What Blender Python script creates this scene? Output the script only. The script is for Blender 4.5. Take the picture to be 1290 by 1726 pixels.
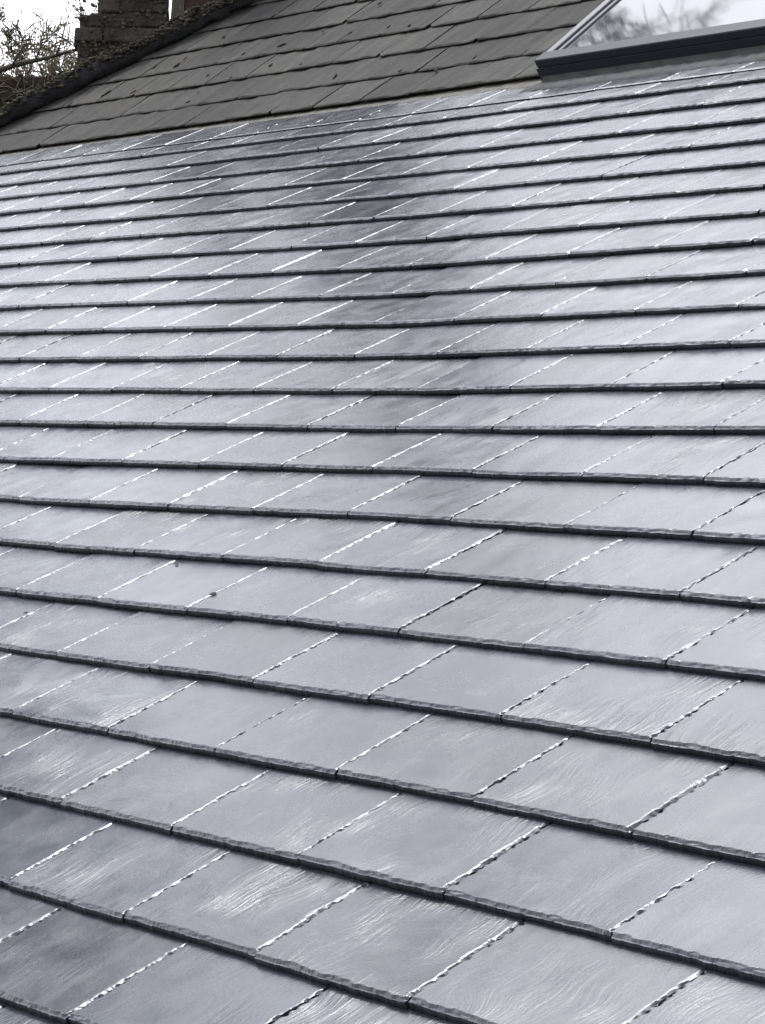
import bpy, math, random
import numpy as np
from mathutils import Matrix, Vector

# ------------------------------------------------------------------ camera, sky, sun, exposure
SC = bpy.context.scene
for o in list(bpy.data.objects):
    bpy.data.objects.remove(o)
COL = SC.collection
R = math.radians

CAM_POS = Vector((3.1123, -1.8887, 0.7257))
CAM_RIGHT = Vector((0.62824, 0.77802, 0.00114))
CAM_DOWN = Vector((0.03709, -0.02849, -0.99891))
CAM_FWD = Vector((-0.77713, 0.62760, -0.04675))
cd = bpy.data.cameras.new('camera')
cam = bpy.data.objects.new('camera', cd)
COL.objects.link(cam)
m3 = Matrix((CAM_RIGHT, -CAM_DOWN, -CAM_FWD)).transposed()
cam.matrix_world = Matrix.Translation(CAM_POS) @ m3.to_4x4()
cd.sensor_fit = 'HORIZONTAL'
cd.sensor_width = 36.0
cd.lens = 36.0 * 4300 / 1290
cd.clip_start = 0.05
cd.clip_end = 3000
SC.camera = cam

SUN_AZ, SUN_EL = -66.0, 62.0            # azimuth clockwise from +Y
world = bpy.data.worlds.new('World')
SC.world = world
world.use_nodes = True
nt = world.node_tree
nt.nodes.clear()
N = nt.nodes.new
sky = N('ShaderNodeTexSky')
sky.sky_type = 'NISHITA'
sky.sun_disc = False
sky.sun_elevation = R(SUN_EL)
sky.sun_rotation = R(SUN_AZ % 360)
sky.air_density = 1.0
sky.dust_density = 2.6
sky.ozone_density = 1.0
tc = N('ShaderNodeTexCoord')
noi = N('ShaderNodeTexNoise')
noi.inputs['Scale'].default_value = 2.6
noi.inputs['Detail'].default_value = 7
noi.inputs['Roughness'].default_value = 0.58
noi.inputs['Distortion'].default_value = 0.4
mp = N('ShaderNodeMapping')
mp.inputs['Scale'].default_value = (1, 1, 2.4)
mp.inputs['Location'].default_value = (0.35, 0.1, 0.0)
ramp = N('ShaderNodeValToRGB')
ramp.color_ramp.elements[0].position = 0.28
ramp.color_ramp.elements[1].position = 0.46
bw = N('ShaderNodeRGBToBW')
cmul = N('ShaderNodeMath'); cmul.operation = 'MULTIPLY'; cmul.inputs[1].default_value = 1.6
ccol = N('ShaderNodeMixRGB'); ccol.blend_type = 'MULTIPLY'; ccol.inputs[0].default_value = 1.0
ccol.inputs[2].default_value = (0.97, 0.985, 1.06, 1)
mix = N('ShaderNodeMixRGB')
bg = N('ShaderNodeBackground')
bg.inputs['Strength'].default_value = 0.13
out = N('ShaderNodeOutputWorld')
L = nt.links.new
L(tc.outputs['Generated'], mp.inputs['Vector'])
L(mp.outputs['Vector'], noi.inputs['Vector'])
L(noi.outputs['Fac'], ramp.inputs['Fac'])
L(sky.outputs['Color'], bw.inputs['Color'])
L(bw.outputs['Val'], cmul.inputs[0])
cadd = N('ShaderNodeMath'); cadd.operation = 'ADD'; cadd.inputs[1].default_value = 0.7   # even cloud deck
L(cmul.outputs[0], cadd.inputs[0])
L(cadd.outputs[0], ccol.inputs[1])
L(ramp.outputs['Color'], mix.inputs[0])
L(sky.outputs['Color'], mix.inputs[1])
L(ccol.outputs['Color'], mix.inputs[2])
L(mix.outputs['Color'], bg.inputs['Color'])
L(bg.outputs[0], out.inputs['Surface'])

sd = bpy.data.lights.new('sun', 'SUN')
sd.energy = 0.9
sd.angle = R(10)
sd.color = (1.0, 0.96, 0.9)
sun = bpy.data.objects.new('sun', sd)
COL.objects.link(sun)
sv = Vector((math.sin(R(SUN_AZ)) * math.cos(R(SUN_EL)), math.cos(R(SUN_AZ)) * math.cos(R(SUN_EL)), math.sin(R(SUN_EL))))
sun.rotation_euler = sv.to_track_quat('Z', 'Y').to_euler()
sun.location = sv * 40

vs = SC.view_settings
vs.view_transform = 'Standard'
vs.look = 'None'
vs.exposure = 1.2
vs.gamma = 1.0
vs.use_curve_mapping = False

random.seed(11)
rng = np.random.default_rng(11)

# ------------------------------------------------------------------ frames of the two roof planes
PITCH1, PITCH2 = R(24), R(36)
V0 = 4.36                                # where the lower roof meets the old one
GROUND = -3.4
F1 = Matrix(((1, 0, 0), (0, math.cos(PITCH1), -math.sin(PITCH1)), (0, math.sin(PITCH1), math.cos(PITCH1)))).to_4x4()
F2 = Matrix.Translation(F1 @ Vector((0, V0, 0))) @ Matrix(((1, 0, 0), (0, math.cos(PITCH2), -math.sin(PITCH2)), (0, math.sin(PITCH2), math.cos(PITCH2)))).to_4x4()

def pix(p):
    d = Vector(p) - CAM_POS
    z = d.dot(CAM_FWD)
    if z < 0.2:
        return None
    return (645 + 4300 * d.dot(CAM_RIGHT) / z, 863 + 4300 * d.dot(CAM_DOWN) / z)

# ------------------------------------------------------------------ helpers
def mesh_np(name, co, faces, smooth=True):
    me = bpy.data.meshes.new(name)
    me.from_pydata([tuple(c) for c in co], [], [tuple(f) for f in faces])
    if smooth:
        me.polygons.foreach_set('use_smooth', [True] * len(me.polygons))
    me.update()
    return me

def obj(name, me, mat=None, parent=None, mw=None):
    o = bpy.data.objects.new(name, me)
    COL.objects.link(o)
    if mat is not None and me is not None and len(me.materials) == 0:
        me.materials.append(mat)
    if parent is not None:
        o.parent = parent
        o.matrix_parent_inverse = WM[parent.name].inverted()
    if mw is not None:
        o.matrix_world = mw
        o.matrix_basis = mw if parent is None else (mw.copy())
    WM[o.name] = mw.copy() if mw is not None else Matrix.Identity(4)
    return o
WM = {}

def empty(name, loc):
    o = bpy.data.objects.new(name, None)
    COL.objects.link(o)
    o.location = loc
    o.empty_display_size = 0.2
    WM[o.name] = Matrix.Translation(loc)
    return o

def tag(o, label=None, cat=None, group=None, kind=None):
    if label: o['label'] = label
    if cat: o['category'] = cat
    if group: o['group'] = group
    if kind: o['kind'] = kind
    return o

class MB:
    """collects boxes, tubes and faces into one mesh"""
    def __init__(s):
        s.v = []; s.f = []
    def box(s, lo, hi, mw=None):
        b = len(s.v)
        for z in (lo[2], hi[2]):
            for y in (lo[1], hi[1]):
                for x in (lo[0], hi[0]):
                    p = Vector((x, y, z))
                    s.v.append(tuple(mw @ p) if mw else tuple(p))
        for q in ((0, 2, 3, 1), (4, 5, 7, 6), (0, 1, 5, 4), (2, 6, 7, 3), (0, 4, 6, 2), (1, 3, 7, 5)):
            s.f.append(tuple(b + i for i in q))
        return s
    def quad(s, a, b, c, d):
        n = len(s.v); s.v += [tuple(a), tuple(b), tuple(c), tuple(d)]; s.f.append((n, n + 1, n + 2, n + 3)); return s
    def tube(s, pts, rad, n=5):
        pts = [Vector(p) for p in pts]
        base = len(s.v); k = len(pts)
        up = Vector((0.3, 0.2, 1)).normalized()
        for i, p in enumerate(pts):
            t = (pts[min(i + 1, k - 1)] - pts[max(i - 1, 0)]).normalized()
            a = t.cross(up)
            if a.length < 1e-3: a = t.cross(Vector((1, 0, 0)))
            a.normalize(); b = t.cross(a)
            for j in range(n):
                w = 2 * math.pi * j / n
                s.v.append(tuple(p + (a * math.cos(w) + b * math.sin(w)) * rad[i]))
        for i in range(k - 1):
            for j in range(n):
                s.f.append((base + i * n + j, base + i * n + (j + 1) % n, base + (i + 1) * n + (j + 1) % n, base + (i + 1) * n + j))
        s.f.append(tuple(base + (k - 1) * n + j for j in range(n)))
        return s
    def mesh(s, name, smooth=False):
        return mesh_np(name, s.v, s.f, smooth)

def bevel_box(lo, hi, b, jit=0.0, r=random):
    """box with chamfered edges (24 verts), roughened"""
    c = [(lo[i] + hi[i]) / 2 for i in range(3)]; h = [(hi[i] - lo[i]) / 2 for i in range(3)]
    v = []; idx = {}
    for sx in (-1, 1):
        for sy in (-1, 1):
            for sz in (-1, 1):
                for ax in range(3):
                    p = []
                    for i, sg in enumerate((sx, sy, sz)):
                        p.append(c[i] + sg * (h[i] if i == ax else h[i] - b) + r.uniform(-jit, jit))
                    idx[(sx, sy, sz, ax)] = len(v); v.append(p)
    f = []
    S = (-1, 1)
    for sx in S: f.append([idx[(sx, a, d, 0)] for a, d in ((-1, -1), (1, -1), (1, 1), (-1, 1))][::sx])
    for sy in S: f.append([idx[(a, sy, d, 1)] for a, d in ((-1, -1), (-1, 1), (1, 1), (1, -1))][::sy])
    for sz in S: f.append([idx[(a, d, sz, 2)] for a, d in ((-1, -1), (1, -1), (1, 1), (-1, 1))][::sz])
    for a in S:
        for d in S:
            f.append([idx[(a, d, -1, 0)], idx[(a, d, 1, 0)], idx[(a, d, 1, 1)], idx[(a, d, -1, 1)]])
            f.append([idx[(a, -1, d, 0)], idx[(a, 1, d, 0)], idx[(a, 1, d, 2)], idx[(a, -1, d, 2)]])
            f.append([idx[(-1, a, d, 1)], idx[(1, a, d, 1)], idx[(1, a, d, 2)], idx[(-1, a, d, 2)]])
            for e in S:
                f.append([idx[(a, d, e, 0)], idx[(a, d, e, 1)], idx[(a, d, e, 2)]])
    return v, f

def fix_normals(me):
    import bmesh
    bm = bmesh.new(); bm.from_mesh(me)
    bmesh.ops.recalc_face_normals(bm, faces=bm.faces)
    bm.to_mesh(me); bm.free()
    return me

# ------------------------------------------------------------------ materials
def mat(name, base, rough=0.6, spec=0.5, metallic=0.0, ior=1.5):
    m = bpy.data.materials.new(name)
    m.use_nodes = True
    b = m.node_tree.nodes['Principled BSDF']
    b.inputs['Base Color'].default_value = (*base, 1)
    b.inputs['Roughness'].default_value = rough
    b.inputs['Metallic'].default_value = metallic
    b.inputs['IOR'].default_value = ior
    b.inputs['Specular IOR Level'].default_value = spec
    return m, m.node_tree, b

def noise(t, vec, scale, detail=4, rough=0.55, dist=0.0):
    n = t.nodes.new('ShaderNodeTexNoise')
    n.inputs['Scale'].default_value = scale
    n.inputs['Detail'].default_value = detail
    n.inputs['Roughness'].default_value = rough
    n.inputs['Distortion'].default_value = dist
    if vec is not None: t.links.new(vec, n.inputs['Vector'])
    return n.outputs['Fac']

def cramp(t, fac, stops):
    r = t.nodes.new('ShaderNodeValToRGB')
    e = r.color_ramp.elements
    while len(e) < len(stops): e.new(0.5)
    for i, (p, c) in enumerate(stops):
        e[i].position = p
        e[i].color = (*c, 1) if len(c) == 3 else c
    t.links.new(fac, r.inputs['Fac'])
    return r.outputs['Color']

def mth(t, op, a, b=None):
    n = t.nodes.new('ShaderNodeMath'); n.operation = op
    for i, x in enumerate((a, b)):
        if x is None: continue
        if isinstance(x, (int, float)): n.inputs[i].default_value = x
        else: t.links.new(x, n.inputs[i])
    return n.outputs[0]

def mapr(t, fac, a, b, c, d):
    n = t.nodes.new('ShaderNodeMapRange')
    n.inputs[1].default_value = a; n.inputs[2].default_value = b; n.inputs[3].default_value = c; n.inputs[4].default_value = d
    t.links.new(fac, n.inputs[0])
    return n.outputs[0]

def mixc(t, fac, a, b, mode='MIX'):
    n = t.nodes.new('ShaderNodeMixRGB'); n.blend_type = mode
    for i, x in enumerate((fac, a, b)):
        if isinstance(x, (int, float)): n.inputs[i].default_value = x
        elif isinstance(x, tuple): n.inputs[i].default_value = (*x, 1)
        else: t.links.new(x, n.inputs[i])
    return n.outputs['Color']

def bump(t, b, h, strength, dist, prev=None):
    n = t.nodes.new('ShaderNodeBump')
    n.inputs['Strength'].default_value = strength
    n.inputs['Distance'].default_value = dist
    t.links.new(h, n.inputs['Height'])
    if prev is not None: t.links.new(prev, n.inputs['Normal'])
    if b is not None: t.links.new(n.outputs['Normal'], b.inputs['Normal'])
    return n.outputs['Normal']

def coords(t, scale=(1, 1, 1), shift=True, rotz=0.0):
    """object coordinates, moved by the object's own random number so that copies differ"""
    tc = t.nodes.new('ShaderNodeTexCoord')
    oi = t.nodes.new('ShaderNodeObjectInfo')
    mp = t.nodes.new('ShaderNodeMapping')
    mp.inputs['Scale'].default_value = scale
    mp.inputs['Rotation'].default_value = (0, 0, rotz)
    if shift:
        cb = t.nodes.new('ShaderNodeCombineXYZ')
        t.links.new(mth(t, 'MULTIPLY', oi.outputs['Random'], 37.0), cb.inputs[0])
        t.links.new(mth(t, 'MULTIPLY', oi.outputs['Random'], 91.0), cb.inputs[1])
        ad = t.nodes.new('ShaderNodeVectorMath'); ad.operation = 'ADD'
        t.links.new(tc.outputs['Object'], ad.inputs[0]); t.links.new(cb.outputs[0], ad.inputs[1])
        t.links.new(ad.outputs[0], mp.inputs['Vector'])
    else:
        t.links.new(tc.outputs['Object'], mp.inputs['Vector'])
    return mp.outputs['Vector'], oi.outputs['Random']

def slate_material():
    m, t, b = mat('glossy_slate', (0.1, 0.1, 0.11), 0.28, 0.5, ior=1.5)
    v, rnd = coords(t)
    big = noise(t, v, 5.0, 5, 0.6)
    col = cramp(t, big, [(0.3, (0.025, 0.028, 0.038)), (0.55, (0.036, 0.04, 0.052)), (0.75, (0.06, 0.064, 0.075))])
    tint = mapr(t, rnd, 0, 1, 0.82, 1.2)
    cc = t.nodes.new('ShaderNodeCombineXYZ')
    for i in range(3): t.links.new(tint, cc.inputs[i])
    col = mixc(t, 1.0, col, cc.outputs[0], 'MULTIPLY')
    # pale tone mixed in by noise, in patches
    bl = mapr(t, noise(t, v, 9.0, 6, 0.7), 0.6, 0.78, 0.0, 0.3)
    col = mixc(t, bl, col, (0.25, 0.25, 0.245))
    t.links.new(col, b.inputs['Base Color'])
    rr_ = mth(t, 'ADD', mapr(t, noise(t, v, 14.0, 4, 0.6), 0.3, 0.7, 0.16, 0.27), mapr(t, mth(t, 'FRACT', mth(t, 'MULTIPLY', rnd, 13.7)), 0, 1, 0.0, 0.08))
    t.links.new(rr_, b.inputs['Roughness'])
    # riven grain running up the slate, in patches, stronger on some slates
    wn = t.nodes.new('ShaderNodeTexNoise'); wn.inputs['Scale'].default_value = 6.0; wn.inputs['Detail'].default_value = 1.5
    t.links.new(v, wn.inputs['Vector'])
    wsub = t.nodes.new('ShaderNodeVectorMath'); wsub.operation = 'SUBTRACT'; wsub.inputs[1].default_value = (.5, .5, .5)
    wscl = t.nodes.new('ShaderNodeVectorMath'); wscl.operation = 'SCALE'; wscl.inputs['Scale'].default_value = .11
    wadd = t.nodes.new('ShaderNodeVectorMath'); wadd.operation = 'ADD'
    t.links.new(wn.outputs['Color'], wsub.inputs[0]); t.links.new(wsub.outputs[0], wscl.inputs[0])
    t.links.new(v, wadd.inputs[0]); t.links.new(wscl.outputs[0], wadd.inputs[1])
    def stretch(sc, rot):
        mm = t.nodes.new('ShaderNodeMapping'); mm.inputs['Scale'].default_value = sc; mm.inputs['Rotation'].default_value = (0, 0, rot)
        t.links.new(wadd.outputs[0], mm.inputs['Vector']); return mm.outputs['Vector']
    vs_ = stretch((85.0, 8.0, 1.0), R(9))
    st = noise(t, vs_, 1.0, 5, 0.62, 0.8)
    vf = stretch((210.0, 34.0, 1.0), R(4))
    sf = noise(t, vf, 1.0, 3, 0.6, 0.6)
    patch = mapr(t, noise(t, v, 6.5, 2, 0.5), 0.4, 0.68, 0.05, 1.0)
    rs = mth(t, 'FRACT', mth(t, 'MULTIPLY', rnd, 7.31))
    amt = mth(t, 'MULTIPLY', patch, mapr(t, rs, 0.0, 1.0, 0.12, 0.95))
    h = mth(t, 'MULTIPLY', mth(t, 'ADD', st, mth(t, 'MULTIPLY', sf, 0.45)), amt)
    n1 = bump(t, None, h, 1.0, 0.0026)
    n2 = bump(t, None, noise(t, v, 26.0, 4, 0.55), 0.35, 0.0007, n1)
    bump(t, b, noise(t, v, 260.0, 3, 0.6), 0.35, 0.0006, n2)
    return m

def old_slate_material():
    m, t, b = mat('weathered_slate', (0.16, 0.155, 0.14), 0.85, 0.3)
    v, rnd = coords(t)
    vst, _ = coords(t, (3.0, 0.9, 1), rotz=R(-14))
    a = noise(t, vst, 7.0, 6, 0.65, 0.4)
    col = cramp(t, a, [(0.25, (0.02, 0.02, 0.019)), (0.5, (0.05, 0.049, 0.045)), (0.74, (0.1, 0.097, 0.085))])
    br = mapr(t, noise(t, v, 5.0, 4, 0.6), 0.46, 0.66, 0, 0.8)
    col = mixc(t, br, col, (0.056, 0.053, 0.045))
    li = mapr(t, noise(t, v, 38.0, 4, 0.6), 0.64, 0.7, 0, 0.75)
    col = mixc(t, li, col, (0.15, 0.15, 0.13))
    dk = mapr(t, noise(t, v, 30.0, 4, 0.65), 0.66, 0.72, 0, 0.8)
    vv, _ = coords(t, (1, 1, 1))
    col = mixc(t, dk, col, (0.03, 0.03, 0.028))
    geo = t.nodes.new('ShaderNodeNewGeometry')
    stn = cramp(t, noise(t, geo.outputs['Position'], 1.7, 5, 0.65, 0.3), [(0.33, (0.62, 0.62, 0.64)), (0.62, (1.12, 1.1, 1.04))])
    col = mixc(t, 1.0, col, stn, 'MULTIPLY')
    tint = mapr(t, rnd, 0, 1, 0.29, 0.7)
    cc = t.nodes.new('ShaderNodeCombineXYZ')
    for i in range(3): t.links.new(tint, cc.inputs[i])
    col = mixc(t, 1.0, col, cc.outputs[0], 'MULTIPLY')
    t.links.new(col, b.inputs['Base Color'])
    n1 = bump(t, None, a, 0.8, 0.004)
    bump(t, b, noise(t, v, 120.0, 5, 0.65), 0.6, 0.0015, n1)
    return m

def rough_material(name, stops, scale, rough=0.9, bstr=0.7, bdist=0.004, bscale=60, spec=0.3, shift=True):
    m, t, b = mat(name, stops[0][1], rough, spec)
    v, rnd = coords(t, shift=shift)
    col = cramp(t, noise(t, v, scale, 6, 0.65), stops)
    tint = mapr(t, rnd, 0, 1, 0.8, 1.2)
    cc = t.nodes.new('ShaderNodeCombineXYZ')
    for i in range(3): t.links.new(tint, cc.inputs[i])
    col = mixc(t, 1.0, col, cc.outputs[0], 'MULTIPLY')
    t.links.new(col, b.inputs['Base Color'])
    bump(t, b, noise(t, v, bscale, 5, 0.65), bstr, bdist)
    return m

M = {}
M['slate'] = slate_material()
M['old'] = old_slate_material()
M['deck'] = rough_material('roof_underlay', [(0.3, (0.02, 0.02, 0.022)), (0.7, (0.035, 0.035, 0.036))], 6)
M['mortar'] = rough_material('sandy_mortar', [(0.3, (0.05, 0.047, 0.038)), (0.55, (0.1, 0.095, 0.08)), (0.75, (0.19, 0.182, 0.16))], 22, 0.8, 0.8, 0.004, 90)
M['lead'] = rough_material('lead_sheet', [(0.3, (0.05, 0.052, 0.056)), (0.6, (0.085, 0.086, 0.09)), (0.8, (0.12, 0.12, 0.12))], 18, 0.85, 0.5, 0.002, 120, 0.2)
M['stone'] = rough_material('dark_coping', [(0.3, (0.014, 0.014, 0.016)), (0.6, (0.026, 0.025, 0.027)), (0.8, (0.05, 0.047, 0.042))], 9, 0.95, 1.0, 0.012, 25)  # near-black tones mixed by noise, for parapet stone and ridge tiles
M['moss'] = rough_material('dry_moss', [(0.3, (0.024, 0.021, 0.015)), (0.55, (0.07, 0.061, 0.042)), (0.8, (0.16, 0.14, 0.105))], 25, 1.0, 1.0, 0.01, 70)
M['dark_moss'] = rough_material('dark_moss', [(0.3, (0.012, 0.012, 0.011)), (0.7, (0.03, 0.03, 0.024))], 25, 1.0)
M['brick_dark'] = rough_material('dark_brick', [(0.3, (0.032, 0.028, 0.027)), (0.55, (0.06, 0.05, 0.045)), (0.75, (0.105, 0.08, 0.066))], 10, 0.95, 0.9, 0.006, 60)  # dark grey-brown tones mixed by noise
M['brick_red'] = rough_material('red_brick', [(0.3, (0.035, 0.019, 0.016)), (0.55, (0.062, 0.033, 0.028)), (0.75, (0.09, 0.055, 0.046))], 10, 0.9, 0.9, 0.005, 60)
M['brick_brown'] = rough_material('brown_brick', [(0.3, (0.03, 0.024, 0.018)), (0.55, (0.062, 0.046, 0.033)), (0.75, (0.1, 0.075, 0.056))], 10, 0.95, 0.9, 0.006, 60)
M['joint'] = rough_material('old_lime_joint', [(0.3, (0.022, 0.02, 0.018)), (0.7, (0.045, 0.04, 0.035))], 12, 0.95, 0.8, 0.006, 60)
M['render'] = rough_material('cream_render', [(0.3, (0.42, 0.39, 0.33)), (0.7, (0.55, 0.52, 0.45))], 3, 0.9, 0.5, 0.003, 90)
M['bark'] = rough_material('grey_bark', [(0.3, (0.035, 0.03, 0.025)), (0.6, (0.075, 0.065, 0.052)), (0.8, (0.12, 0.11, 0.085))], 14, 0.9, 0.8, 0.01, 40)
M['twig'] = rough_material('brown_twig', [(0.3, (0.08, 0.064, 0.046)), (0.7, (0.17, 0.138, 0.1))], 8, 0.85)
M['leaf'] = rough_material('spring_leaf', [(0.3, (0.1, 0.1, 0.03)), (0.6, (0.2, 0.15, 0.05)), (0.8, (0.28, 0.16, 0.07))], 2, 0.6)
M['ivy'] = rough_material('ivy_leaf', [(0.3, (0.012, 0.025, 0.01)), (0.7, (0.035, 0.06, 0.022))], 3, 0.5)
M['dead'] = rough_material('dead_leaf', [(0.3, (0.012, 0.011, 0.01)), (0.7, (0.03, 0.026, 0.02))], 60, 0.8)
M['metal'] = mat('grey_coated_metal', (0.022, 0.027, 0.037), 0.6, 0.2)[0]
M['alu'] = mat('sky_lit_aluminium', (0.07, 0.074, 0.085), 0.5, 0.4, 0.2)[0]  # sky sheen on stiles and beads put into this lighter grey
M['gutter'] = mat('black_gutter_plastic', (0.02, 0.02, 0.022), 0.35)[0]
M['white'] = mat('white_plastic', (0.75, 0.75, 0.73), 0.5)[0]
M['grass'] = rough_material('lawn', [(0.3, (0.03, 0.05, 0.015)), (0.7, (0.07, 0.1, 0.035))], 0.6, 0.95, 0.6, 0.03, 30, shift=False)
def glass_material():
    m, t, b = mat('window_glass', (0.02, 0.025, 0.03), 0.03, 0.5, ior=1.52)
    v, _ = coords(t)
    bump(t, b, noise(t, v, 3.0, 2, 0.5), 0.05, 0.003)
    return m
M['glass'] = glass_material()

# ------------------------------------------------------------------ ground
gs = 600
ground = obj('ground', mesh_np('ground', [(-gs, -gs, GROUND), (gs, -gs, GROUND), (gs, gs, GROUND), (-gs, gs, GROUND)], [(0, 1, 2, 3)], False), M['grass'])
tag(ground, kind='structure')

# ------------------------------------------------------------------ the house
HB = Vector((-2.5, 3.6, GROUND))
house = empty('house', HB)
tag(house, 'house with glossy grey slate lower roof, matte old slate upper roof and a skylight', 'house')

U_MIN, U_MAX, V_EAVE = -9.0, 4.2, -1.3
RIDGE = 2.4
def p1(u, v, n): return F1 @ Vector((u, v, n))
def p2(u, v, n): return F2 @ Vector((u, v, n))

# roof slope under the new slates
dk = MB()
a = [p1(U_MIN, V_EAVE + .03, -.04), p1(U_MAX, V_EAVE + .03, -.04), p1(U_MAX, V0 + .1, -.04), p1(U_MIN, V0 + .1, -.04)]
b_ = [p1(U_MIN, V_EAVE + .03, -.1), p1(U_MAX, V_EAVE + .03, -.1), p1(U_MAX, V0 + .1, -.1), p1(U_MIN, V0 + .1, -.1)]
dk.v = [tuple(x) for x in a + b_]
dk.f = [(0, 1, 2, 3), (7, 6, 5, 4), (0, 4, 5, 1), (1, 5, 6, 2), (2, 6, 7, 3), (3, 7, 4, 0)]
lower = obj('lower_roof', dk.mesh('lower_roof'), M['deck'], house)
tag(lower, 'lower roof slope of glossy new grey slates')
# old slope with its back slope
dk = MB()
yr, zr = p2(0, RIDGE, 0).y, p2(0, RIDGE, 0).z
bk = yr + 3.2
zb = zr - 3.2 * math.tan(PITCH2)
def hip_u(v2): return -7.253 + (v2 - 0.268) * (1.003 / 0.904)
q = [p2(-7.75, -.03, -.035), p2(U_MAX, -.03, -.035), p2(U_MAX, RIDGE, -.035), p2(hip_u(RIDGE) - .15, RIDGE, -.035), Vector((U_MAX, bk, zb)), Vector((-7.75, bk, zb))]
dk.v = [tuple(x) for x in q]
dk.f = [(0, 1, 2, 3), (3, 2, 4, 5)]
upper = obj('upper_roof', dk.mesh('upper_roof'), M['deck'], house)
tag(upper, 'upper roof slope of matte weathered old slates')
# walls below
wl = MB()
ye = p1(0, V_EAVE, 0).y + .28
wl.box((U_MIN + .15, ye, GROUND - .2), (U_MAX - .15, ye + .28, p1(0, V_EAVE, 0).z - .06))
wl.box((U_MAX - .43, ye + .285, GROUND - .2), (U_MAX - .15, bk - .3, p1(0, V_EAVE, 0).z - .06))
wl.box((-7.6, bk - .6, GROUND - .2), (U_MAX - .44, bk - .32, zb))
wallo = obj('wall', wl.mesh('wall'), M['render'], house)
gt = MB()
for i in range(9):
    a0 = math.pi + math.pi * i / 8
    gt.v += [(U_MIN, p1(0, V_EAVE, 0).y - .03 + .055 * math.cos(a0), p1(0, V_EAVE, 0).z - .05 + .055 * math.sin(a0)),
             (U_MAX, p1(0, V_EAVE, 0).y - .03 + .055 * math.cos(a0), p1(0, V_EAVE, 0).z - .05 + .055 * math.sin(a0))]
gt.f = [(2 * i, 2 * i + 1, 2 * i + 3, 2 * i + 2) for i in range(8)]
obj('gutter', gt.mesh('gutter', True), M['gutter'], house)

# ---- how the old rafters have settled, in millimetres, by course and across the slope
SAG = np.array([[5.1, 3.3, -4.5], [3.6, 4.2, -3.1], [0.9, 5.2, -0.9], [-2.9, 4.9, 1.1], [-7.3, 3.2, 2.2], [-11.5, 0.9, 1.9], [-14.2, -2.0, 0.8], [-13.9, -5.5, 0.9], [-11.6, -9.6, 2.3], [-8.6, -12.5, 3.4], [-4.6, -12.9, 3.3], [0.3, -12.4, 2.2], [4.8, -11.9, 0.7], [7.6, -9.9, 0.1], [9.3, -5.6, 0.3], [11.2, -1.0, -0.2], [13.4, 1.7, -1.8], [16.2, 3.4, -2.8], [18.4, 5.4, -1.7], [19.0, 6.6, 0.8], [18.8, 6.5, 2.8]]) / 1000
def sag(u, v):
    r = min(max(v / .2, 0), 20)
    us = (-.06 - .306 * r, .77 - .226 * r, 1.36 - .171 * r)
    i = int(min(r, 19)); w = r - i
    row = SAG[i] * (1 - w) + SAG[i + 1] * w
    return float(np.interp(u, us, row)) * float(np.interp(v, (3.5, 4.1), (1, .7)))

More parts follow.
